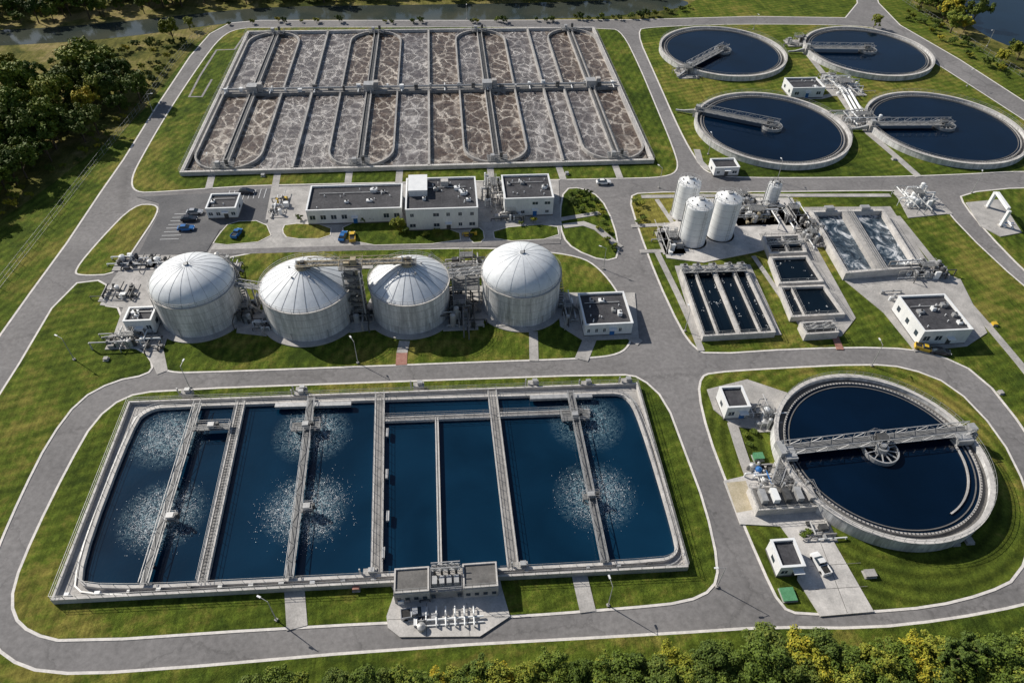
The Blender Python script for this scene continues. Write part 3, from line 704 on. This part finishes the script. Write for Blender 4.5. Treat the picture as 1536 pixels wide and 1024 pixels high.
cluster('pipework',1110,300,9,5,14,2.5,16); cluster('pipework',1215,360,5,7,15,3,16); cluster('blower_skid',1370,302,8,9,16,3.5,30,[white,white,steel])
cluster('pipework',1385,410,11,6,17,3,36); cluster('pump_skid',1295,375,2,2,18,1.6,4,base=False); cluster('pump_skid',1330,445,5,6,20,1.2,4)
cluster('screening_unit',1215,345,4,6,21,3,14)
cluster('flow_splitter',1262,132,13,14,22,3,34,[white,white,steel,conc]); cluster('flow_splitter',1290,182,14,9,23,3,30,[conc,white,steel])
cluster('pump_skid',1245,120,6,6,24,2.4,10); cluster('flow_splitter',1030,112,8,8,25,3,12); cluster('flow_splitter',1195,66,9,7,26,3,14)
mb=MB(); a=P(1262,132);b=P(1290,182)
for k in (-1.5,0,1.5): mb.cyl((a.x+k,a.y,1.2),(b.x+k,b.y,1.2),.4,white,12)
mb.build('transfer_pipeline')
cluster('pump_skid',205,395,10,6,27,1.4,18,[steelD,cdark,white]); cluster('pump_skid',180,440,8,6,28,1.4,14,[steelD,cdark,white]); cluster('pump_skid',240,395,6,4,29,1.4,8,[steelD,white])
cluster('pipework',195,512,9,5,30,2.4,24); cluster('pump_skid',235,515,4,5,31,1.5,8)
cluster('valve_manifold',1145,628,5,7,32,3,18); cluster('valve_manifold',1172,722,9,8,33,2.4,34); cluster('pump_skid',1140,725,4,8,34,1.6,10,[white,steel,blue])
cluster('pipework',420,312,4,10,35,1.8,16,[white,steelD,yellow,steel]); cluster('pipework',765,328,8,3,36,2.2,20); cluster('pipework',740,292,5,14,37,4.5,30)
cluster('pump_skid',1225,800,6,4,38,1.,8)
cluster('waste_bins',710,355,4,1.5,39,1.2,5,[yellow,steelD],False)
mb=MB(); p=P(1180,772); x,y=p.x,p.y
mb.box(x,y+2.5,0,12,5,2.2,concL); mb.box(x,y+2.5,2.2,11.2,4.2,.1,concD); mb.rail([(x-6,y),(x+6,y),(x+6,y+5),(x-6,y+5)],2.2,closed=True,sp=1.4)
for k in range(5): mb.box(x-4.4+k*2.2,y+2.4,2.25,1.1,2.6,1.2,[steel,white,steelD,steel,conc][k]); mb.cyl((x-4.4+k*2.2,y+4.2,2.2),(x-4.4+k*2.2,y+4.2,4),.25,steel,8)
mb.truss((x-1,y+5,2.6),(x+3,y+11,2.6),1.6,1.2,pan=1.3); mb.build('screening_chamber')
mb=MB(); a=P(1480,312);b=P(1500,340); 
for p in (a,b): mb.box(p.x,p.y,0,1.3,1.3,.6,concL); mb.box(p.x,p.y,.6,.8,.8,4.6,white)
mb.beam((a.x,a.y-.6,5.4),(b.x,b.y+.6,5.4),.8,.8,white); mb.build('loading_gantry')
cluster('pump_skid',1508,338,5,3,40,1.,6,[blue,white,steel])
def cabinet(u,v,sx,sy,h,mat):
    p=P(u,v); mb=MB(); mb.box(0,0,0,sx+.3,sy+.3,.18,conc); mb.box(0,0,.18,sx,sy,h,mat); mb.box(0,0,.18+h,sx+.12,sy+.12,.06,mat)
    mb.box(-sx*.25,-sy/2-.01,.3,sx*.4,.03,h*.6,steel); mb.box(sx*.25,-sy/2-.01,.3,sx*.4,.03,h*.6,steel)
    o=mb.build('utility_cabinet'); o.location=(p.x,p.y,.12)
for q in ((1136,688,1.8,1.4,.8,green),(1181,893,2.2,2.2,.3,green),(1303,862,1.8,1.2,.5,conc),(1432,815,1.,1.,.3,conc),(1452,812,1.2,1.2,.3,conc),(1232,795,1.4,1.,1.,steelD),(535,884,1.,.8,.7,red),(160,540,.8,.8,.4,conc),(1490,488,1.,.9,.5,yellow),(1372,610,.9,.9,.3,conc),(395,265,.9,.9,.5,steel),(850,262,.9,.9,.5,steel),(1340,240,1.,1.,.4,conc),(1235,235,1.,1.,.4,conc),(1500,590,.8,.8,.3,conc)): cabinet(*q)

# ---------------- buildings ----------------
def building(fl,fr,bl,h,name,units=3,wrows=1,nw=None,seed=0,door=True,par=.45,sub=None):
    a=P(*fl,h+par);b=P(*fr,h+par);c_=P(*bl,h+par)
    x0,x1=a.x,b.x; y0=(a.y+b.y)/2; y1=c_.y; w=x1-x0; d=y1-y0; cx=(x0+x1)/2; cy=(y0+y1)/2
    E=empty(name,(cx,cy,0)); r=random.Random(seed)
    def out(mb,n):
        o=mb.build(n,loc=(cx,cy,0)); o.location=(0,0,0); o.parent=E
    mb=MB(); mb.strip([(x0+.15,y0+.15),(x1-.15,y0+.15),(x1-.15,y1-.15),(x0+.15,y1-.15)],.3,0,h+par,wallw,True)
    mb.strip([(x0+.12,y0+.12),(x1-.12,y0+.12),(x1-.12,y1-.12),(x0+.12,y1-.12)],.42,h+par,h+par+.1,white,True)
    mb.strip([(x0+.12,y0+.12),(x1-.12,y0+.12),(x1-.12,y1-.12),(x0+.12,y1-.12)],.34,0,.5,concD,True)
    out(mb,'walls')
    mb=MB(); mb.box(cx,cy,h-.1,w-.5,d-.5,.1,roofm)
    for i in range(1,int(w/4)): mb.box(x0+w*i/int(w/4),cy,h,.06,d-.7,.012,steelD)
    out(mb,'roof')
    mb=MB(); nw_=nw or max(2,int(w/3.2)); fh=h/wrows
    for k in range(wrows):
        for i in range(nw_):
            x=x0+w*(i+.5)/nw_
            if door and k==0 and i==nw_//2: continue
            if r.random()<.12: continue
            ww=min(1.5,w/nw_*.5)*r.choice([1,1,.6]); mb.box(x,y0+.02,fh*k+fh*.42,ww,.12,fh*.3,glass); mb.box(x,y0-.03,fh*k+fh*.38,ww+.2,.14,.08,white); mb.box(x,y0-.01,fh*k+fh*.42,.06,.16,fh*.3,white)
        ns=max(1,int(d/4))
        for i in range(ns):
            y=y0+d*(i+.5)/ns
            for xs in (x0+.02,x1-.02): mb.box(xs,y,fh*k+fh*.42,.12,1.2,fh*.3,glass)
    out(mb,'windows')
    if door:
        mb=MB(); x=x0+w*(nw_//2+.5)/nw_; mb.box(x,y0+.01,.1,1.1,.14,2.1,blue if seed%2 else steelD); mb.box(x,y0-.5,2.4,1.8,1.,.12,white); out(mb,'door')
    mb=MB()
    for i in range(units):
        x=cx+r.uniform(-.38,.38)*w; y=cy+r.uniform(-.3,.3)*d
        sx=r.uniform(.7,1.6); mb.box(x,y,h,sx,r.uniform(.7,1.3),r.uniform(.4,1.),r.choice([steel,white,white])); 
        mb.cyl((x+sx*.1,y,h+.5),(x+sx*.1,y,h+1.1),.25,steelD,10)
        for q in range(2): xx=cx+r.uniform(-.42,.42)*w; yy=cy+r.uniform(-.38,.38)*d; mb.cyl((xx,yy,h),(xx,yy,h+.5),.12,white,8)
    if units: mb.beam((x0+w*.1,cy+d*.2,h+.25),(x0+w*.85,cy+d*.2,h+.25),.18,.12,steel)
    out(mb,'roof_units')
    return E,cx,cy,w,d
building((458,319),(602,309),(470,279),4.2,'office_building',5,1,9,1)
E,cx,cy,w,d=building((608,313),(717,313),(608,268),6.4,'control_building',8,2,6,2)
mb=MB(); mb.box(-w*.33,d*.2,6.4,w*.26,d*.5,1.8,wallw); mb.box(-w*.33,d*.2,8.2,w*.27,d*.52,.15,white); mb.box(w*.05,d*.3,6.4,2,1.6,1.5,concL); o=mb.build('plant_room'); o.parent=E
building((757,298),(831,297),(753,263),5.4,'laboratory_building',5,2,4,3)
building((308,313),(353,312),(315,291),3.,'gatehouse',1,1,4,4)
building((878,487),(950,485),(870,440),3.2,'switchgear_building',4,1,6,5)
building((1387,497),(1460,494),(1348,444),4.2,'blower_building',5,1,4,6)
building((1092,612),(1126,609),(1081,580),3.4,'pump_house',0,1,2,7)
building((1172,851),(1208,848),(1161,809),2.9,'electrical_building',0,1,2,8)
building((1190,133),(1238,131),(1184,117),3.5,'valve_house',2,1,3,9)
building((184,482),(226,480),(190,461),3.8,'sludge_building',2,1,3,10)
building((1073,252),(1110,251),(1074,238),2.6,'chemical_store',0,1,3,12)
E=empty('pumping_station',(0,0,0))
a=P(590,888,3.6);b=P(748,881,3.6);c_=P(586,852,3.6)
x0,x1,y0,y1=a.x,b.x,(a.y+b.y)/2,c_.y; w=x1-x0
mb=MB(); mb.box(x0+w*.17,(y0+y1)/2,0,w*.34,y1-y0,3.3,concL); mb.box(x0+w*.83,(y0+y1)/2,0,w*.34,y1-y0,3.3,concL); mb.box((x0+x1)/2,(y0+y1)/2,0,w*.318,y1-y0-.6,2.6,conc); 
for f in (.17,.83):
    cx=x0+w*f; mb.strip([(cx-w*.16,y0+.2),(cx+w*.16,y0+.2),(cx+w*.16,y1-.2),(cx-w*.16,y1-.2)],.25,3.3,3.65,concL,True)
o=mb.build('walls'); o.parent=E
mb=MB(); 
for f in (.17,.83): mb.box(x0+w*f,(y0+y1)/2,3.3,w*.31,y1-y0-.8,.08,concD)
o=mb.build('roof'); o.parent=E
mb=MB()
for i in range(12):
    if i in (5,6): continue
    mb.box(x0+w*(i+.5)/12,y0-.02,1.2,.7,.1,.8,glass)
o=mb.build('windows'); o.parent=E
mb=MB()
mb.rail([(x0+w*.35,y0+.4),(x0+w*.65,y0+.4),(x0+w*.65,y1-.4),(x0+w*.35,y1-.4)],2.6,closed=True,sp=1,mat=steel)
for f in (.17,.83):
    cx=x0+w*f; mb.rail([(cx-w*.16,y0+.1),(cx+w*.16,y0+.1)],3.65,sp=1.2)
for i in range(4): mb.box(x0+w*(.39+.07*i),y0+1.8,2.6,.8,1.4,1.2,steel); mb.cyl((x0+w*(.39+.07*i),y1-1.2,2.6),(x0+w*(.39+.07*i),y1-1.2,4.4),.2,steelD,8)
mb.truss((x0+w*.36,y1-.8,4.2),(x0+w*.64,y1-.8,4.2),1,.8,pan=1)
o=mb.build('equipment_deck'); o.parent=E
mb=MB()
for i in range(5):
    p=P(655+i*14,926,0); 
    mb.cyl((p.x,p.y+1.5,1),(p.x,p.y-1.6,1),.13,white,8); mb.cyl((p.x,p.y-1.6,1.05),(p.x,p.y-1.6,0),.13,white,8); mb.box(p.x,p.y,.1,.35,.35,1.2,steel)
p=P(683,926); mb.cyl((p.x-4.5,p.y-.4,.8),(p.x+4.5,p.y-.4,.8),.18,white,10); mb.cyl((p.x-4.5,p.y-1.2,.5),(p.x+4.5,p.y-1.2,.5),.12,white,10)
mb.build('valve_manifold')
cluster('pump_skid',634,935,4.5,2,51,1.,8,[white,steel,cdark],False); cluster('pump_skid',618,898,5,2,52,1.8,8,[white,steelD],False)

# ---------------- vehicles ----------------
def car(u,v,head,mat,kind='car'):
    p=P(u,v,0); mb=MB()
    def sec(xs,mt):
        vs=[]
        for x,zb,zt,wb,wt in xs: vs+=[(x,-wb,zb),(x,wb,zb),(x,wt,zt),(x,-wt,zt)]
        fs=[(0,1,2,3)[::-1],tuple(range(len(vs)-4,len(vs)))]
        for i in range(len(xs)-1):
            a=4*i; b=a+4
            for k in range(4): fs.append((a+k,a+(k+1)%4,b+(k+1)%4,b+k))
        mb.add(vs,fs,mt)
    sec([(-2.3,.45,.75,.75,.7),(-2.15,.3,.92,.88,.82),(-1.5,.25,.98,.9,.84),(.9,.25,.98,.9,.84),(1.9,.28,.82,.88,.8),(2.3,.42,.65,.75,.68)],mat)
    if kind=='car':
        sec([(-1.9,.97,.99,.78,.76),(-1.25,.97,1.42,.8,.62),(.1,.97,1.45,.8,.62),(1.0,.97,.99,.78,.74)],glass)
        mb.box(-.55,0,1.44,1.35,1.2,.04,mat)
    elif kind=='pickup':
        sec([(-.5,.97,1.0,.8,.78),(-.3,.97,1.5,.8,.64),(.6,.97,1.5,.8,.64),(1.2,.97,1.,.78,.74)],glass); mb.box(.15,0,1.49,.9,1.24,.05,mat); mb.box(-1.4,0,.95,1.5,1.3,.05,black)
        for s in (-.8,.8): mb.box(-1.4,s,.97,1.6,.1,.2,mat)
        mb.box(-2.18,0,.97,.1,1.6,.2,mat)
    for a in (-1.45,1.45):
        for s in (-.85,.85): mb.cyl((a,s-.1,.33),(a,s+.1,.33),.33,black,14)
    for s in (-.6,.6): mb.box(2.2,s,.55,.14,.35,.15,white)
    o=mb.build({'car':'parked_car','pickup':'pickup_truck'}[kind]); o.location=(p.x,p.y,.16); o.rotation_euler=(0,0,math.radians(head)); o.scale=(.95,.95,.95); return o
car(285,331,0,cdark,'car'); car(280,345,2,blue); car(371,290,-5,cdark); car(905,276,0,cwhite); car(356,353,75,blue,'pickup'); car(293,321,0,csilver)
car(515,357,80,blue); car(529,358,95,yellow,'pickup'); car(1385,525,-25,yellow,'pickup'); car(1229,848,100,cwhite,'pickup')
car(622,922,5,csilver,'pickup'); car(1409,530,-15,cdark)

# ---------------- lamps ----------------
def lamp(u,v,ang,h=6.5):
    p=P(u,v); mb=MB(); mb.box(0,0,0,.5,.5,.3,conc); mb.cyl((0,0,.3),(0,0,h),.1,steel,10,.05); mb.beam((0,0,h-.1),(1.4,0,h+.15),.07,.07,steel); mb.box(1.6,0,h+.08,.7,.28,.12,white)
    o=mb.build('street_lamp'); o.location=(p.x,p.y,.1); o.rotation_euler=(0,0,math.radians(ang))
for l in ((415,930,150),(912,908,100),(537,545,120),(112,540,150),(1027,497,90),(1457,290,60),(1307,549,90),(285,582,80),(988,282,120),(700,30,270),(1450,130,200),(1062,232,90),(1165,272,90),(230,170,0),(905,404,150),(1130,45,270),(318,265,90),(1480,70,200),(1075,880,180)): lamp(*l)

# ---------------- fences ----------------
def fence(mb,pts,h=2.2,sp=3.):
    p=PL(pts)
    for a,b in zip(p[:-1],p[1:]):
        L=math.hypot(b[0]-a[0],b[1]-a[1]); k=max(1,round(L/sp))
        for z in (.15,h*.5,h): mb.beam((a[0],a[1],z),(b[0],b[1],z),.035,.035,railm)
        for i in range(k+1): f=i/k; mb.box(a[0]+(b[0]-a[0])*f,a[1]+(b[1]-a[1])*f,0,.08,.08,h+.1,railm)
mb=MB(); fence(mb,[(-120,560),(0,432),(80,330),(150,240),(215,160),(262,95),(290,62),(318,44)]); mb.build('chain_link_fence')
mb=MB(); fence(mb,[(1330,-15),(1420,45),(1536,118),(1650,190)]); mb.build('chain_link_fence')
# ---------------- trees ----------------
def tree_mesh(name,seed,leaf,h=10.,cr=4.,nc=54,nl=66,ls=.34,flat=.8,low=.4):
    r=random.Random(seed); mb=MB()
    mb.cyl((0,0,-.1),(.1,.1,h*.42),.26*h/10,bark,8,.16*h/10,False)
    cl=[]
    lobes=[(r.uniform(-.5,.5)*cr,r.uniform(-.5,.5)*cr,h*r.uniform(low,.8),cr*r.uniform(.38,.62)) for _ in range(8)]+[(0,0,h*.66,cr*.7)]
    for i in range(nc):
        L=r.choice(lobes); a=r.uniform(0,6.28); t=math.acos(r.uniform(-.6,1))
        q=L[3]*r.uniform(.7,1.08)
        cl.append((L[0]+q*math.sin(t)*math.cos(a),L[1]+q*math.sin(t)*math.sin(a),max(.3*h*.4,L[2]+q*math.cos(t)*flat),r.uniform(.5,1.05)*cr*.26))
    for k in range(9):
        c_=cl[k*4%len(cl)]; mb.cyl((.05,.05,h*r.uniform(.2,.42)),c_[:3],.11*h/10,bark,5,.03,False)
    for cx,cy,cz,cr_ in cl:
        for j in range(nl):
            d=Vector((r.gauss(0,1),r.gauss(0,1),r.gauss(0,1)*.75)).normalized()*cr_*r.random()**.4
            n=(d.normalized()+Vector((r.gauss(-.35,.45),r.gauss(.2,.45),r.gauss(.55,.45)))).normalized()
            t=n.orthogonal().normalized(); b=n.cross(t); an=r.uniform(0,6.28); t,b=t*math.cos(an)+b*math.sin(an),b*math.cos(an)-t*math.sin(an)
            s=ls*r.uniform(.6,1.3); c0=Vector((cx,cy,cz))+d
            mb.add([c0-t*s,c0+b*s*.6,c0+t*s,c0-b*s*.6],[(0,1,2,3)],leaf)
    me=mb.build(name); m=me.data; bpy.data.objects.remove(me); return m
TG=[tree_mesh('tree_crown',s,leafG) for s in (1,2,3)]
TD=[tree_mesh('tree_crown_dark',s,leafD,10.5) for s in (4,5)]
TY=[tree_mesh('tree_crown_yellow',s,leafY,9) for s in (6,7)]
HB=[tree_mesh('hedge_tree_crown',s,l,8,3.9,76,120,.19,.85,.25) for s,l in ((21,leafG),(22,leafY),(23,leafG),(24,leafD))]
SH=[tree_mesh('shrub_crown',s,l,2.4,1.7,22,60,.17,.7) for s,l in ((8,leafG),(9,leafY),(10,leafD))]
CN=tree_mesh('conifer',15,leafD,9,2.2,50,60,.22,1.5)
def put(me,x,y,s,name,parent=None,z=0):
    o=bpy.data.objects.new(name,me); o.location=(x,y,z); k=s*R_.uniform(.85,1.2); o.scale=(k*R_.uniform(.9,1.15),k*R_.uniform(.9,1.15),k*R_.uniform(.85,1.15)); o.rotation_euler=(0,0,R_.uniform(-.9,.9)); scene.collection.objects.link(o)
    if parent: o.parent=parent
def scatter(name,poly,sp,meshes,s,prob=1.):
    E=empty(name); p=PL(poly); xs=[a for a,_ in p]; ys=[b for _,b in p]; y=min(ys)
    while y<max(ys):
        x=min(xs)
        while x<max(xs):
            xx=x+R_.uniform(-.4,.4)*sp; yy=y+R_.uniform(-.4,.4)*sp
            if inpoly(xx,yy,p) and R_.random()<prob: put(R_.choice(meshes),xx,yy,s*R_.uniform(.7,1.25),'crown',E)
            x+=sp
        y+=sp
scatter('woodland',[(-300,130),(0,150),(60,138),(110,134),(150,136),(205,160),(190,178),(125,222),(55,262),(0,305),(-100,370),(-300,520)],5.6,TG+TG+TD+TY[:1],1.05,.92)
scatter('woodland',[(-300,44),(0,44),(70,38),(140,30),(300,12),(420,6),(600,3),(820,0),(1000,-10),(1060,-50),(-300,-50)],7.,TD+TG+TG,.95,.95)
scatter('woodland',[(1335,-20),(1370,0),(1405,32),(1445,55),(1462,42),(1425,5),(1430,-40),(1340,-60)],6.,TG+TG+TD+TY,.9)
scatter('woodland',[(1465,72),(1490,76),(1536,98),(1620,150),(1680,170),(1650,130),(1540,88)],5.,TG+TD+TY,.75)
scatter('scrub',[(-50,105),(100,92),(230,64),(300,54),(262,92),(225,130),(150,118),(60,128),(-50,138)],4.2,SH+SH+TY[:1],1.,.5)
scatter('scrub',[(150,200),(215,135),(255,95),(262,100),(235,140),(180,200),(60,290),(0,330),(0,310)],3.4,SH,.8,.5)
scatter('scrub',[(330,38),(420,33),(600,34),(800,32),(950,26),(1050,10),(1060,13),(960,29),(800,35),(600,36),(420,35),(335,40)],3.2,SH,.9,.85)
scatter('scrub',[(1345,25),(1420,70),(1536,135),(1536,120),(1440,60),(1380,10)],4.,SH,1.,.5)
for u,v,s,me in ((150,136,1.5,TG[0]),(185,130,1.3,TG[1]),(125,130,1.3,TD[0]),(212,155,1.,TG[1]),(165,116,1.3,TG[2]),(1310,42,.55,TG[2]),(598,345,.40,TG[1]),(1425,50,1.,TG[0]),(285,45,.6,TG[2]),(1500,95,.7,TY[1]),(1378,18,1.,TG[1])):
    p=P(u,v); put(me,p.x,p.y,s,'deciduous_tree')
E=empty('hedgerow')
for row,(dy,pr) in enumerate(((0,1),(15,1),(34,1),(56,1),(82,1))):
    u=385-row*27
    while u<1640:
        yb=1054-(u-400)*.060 if u<1000 else 1006-(u-1000)*.02
        p=P(u+R_.uniform(-12,12),yb+dy+R_.uniform(-8,8))
        if R_.random()<pr: put(R_.choice([HB[0],HB[0],HB[1],HB[2],HB[2],HB[3]]),p.x,p.y,R_.uniform(.5,.8) if u<900 else R_.uniform(.62,.98),'crown',E)
        u+=27 if u<900 else 33
for u,v in ((1395,1006),(1420,996),(1440,1008)): p=P(u,v); put(CN,p.x,p.y,1.05,'conifer_tree')
for u,v in ((858,294),(868,300),(862,310),(880,308),(892,303),(873,318),(888,320),(898,314),(856,303),(905,335),(912,350),(950,305),(962,310),(955,322),(966,330),(958,336),(600,350),(612,352),(640,355),(655,352),(912,365),(918,375),(450,330),(545,333),(560,332),(800,335),(780,338),(882,296),(870,291),(902,324),(898,345),(924,372)):
    p=P(u,v); put(R_.choice(SH),p.x,p.y,R_.uniform(.55,.8),'shrub',z=.15)
for u,v in ((1120,655),(1125,668),(1205,805),(1212,800),(1132,650)): p=P(u,v); put(SH[0],p.x,p.y,.5,'shrub',z=.1)
# ---------------- light ----------------
el=math.radians(36); az=Vector((-.79,.61,0)).normalized()
sd=Vector((az.x*math.cos(el),az.y*math.cos(el),math.sin(el)))
L=bpy.data.lights.new('sun','SUN'); L.energy=5.; L.angle=math.radians(.5); L.color=(1,.945,.85)
o=bpy.data.objects.new('sun',L); o.rotation_euler=(-sd).to_track_quat('-Z','Y').to_euler(); o.location=(0,0,200); scene.collection.objects.link(o)
w=bpy.data.worlds.new('World'); scene.world=w; w.use_nodes=True; nt=w.node_tree
sk=nt.nodes.new('ShaderNodeTexSky'); sk.sky_type='NISHITA'; sk.sun_disc=False; sk.sun_elevation=el; sk.sun_rotation=math.atan2(az.x,az.y)%(2*math.pi)
nt.links.new(sk.outputs[0],nt.nodes['Background'].inputs[0]); nt.nodes['Background'].inputs[1].default_value=.075
scene.view_settings.view_transform='Standard'; scene.view_settings.look='None'; scene.view_settings.exposure=0
cam=bpy.data.cameras.new('camera'); co=bpy.data.objects.new('camera',cam); scene.collection.objects.link(co)
cam.sensor_width=36; cam.lens=36*F/1536.; cam.clip_end=8000
mw=M.to_4x4(); mw.translation=C; co.matrix_world=mw
scene.camera=co
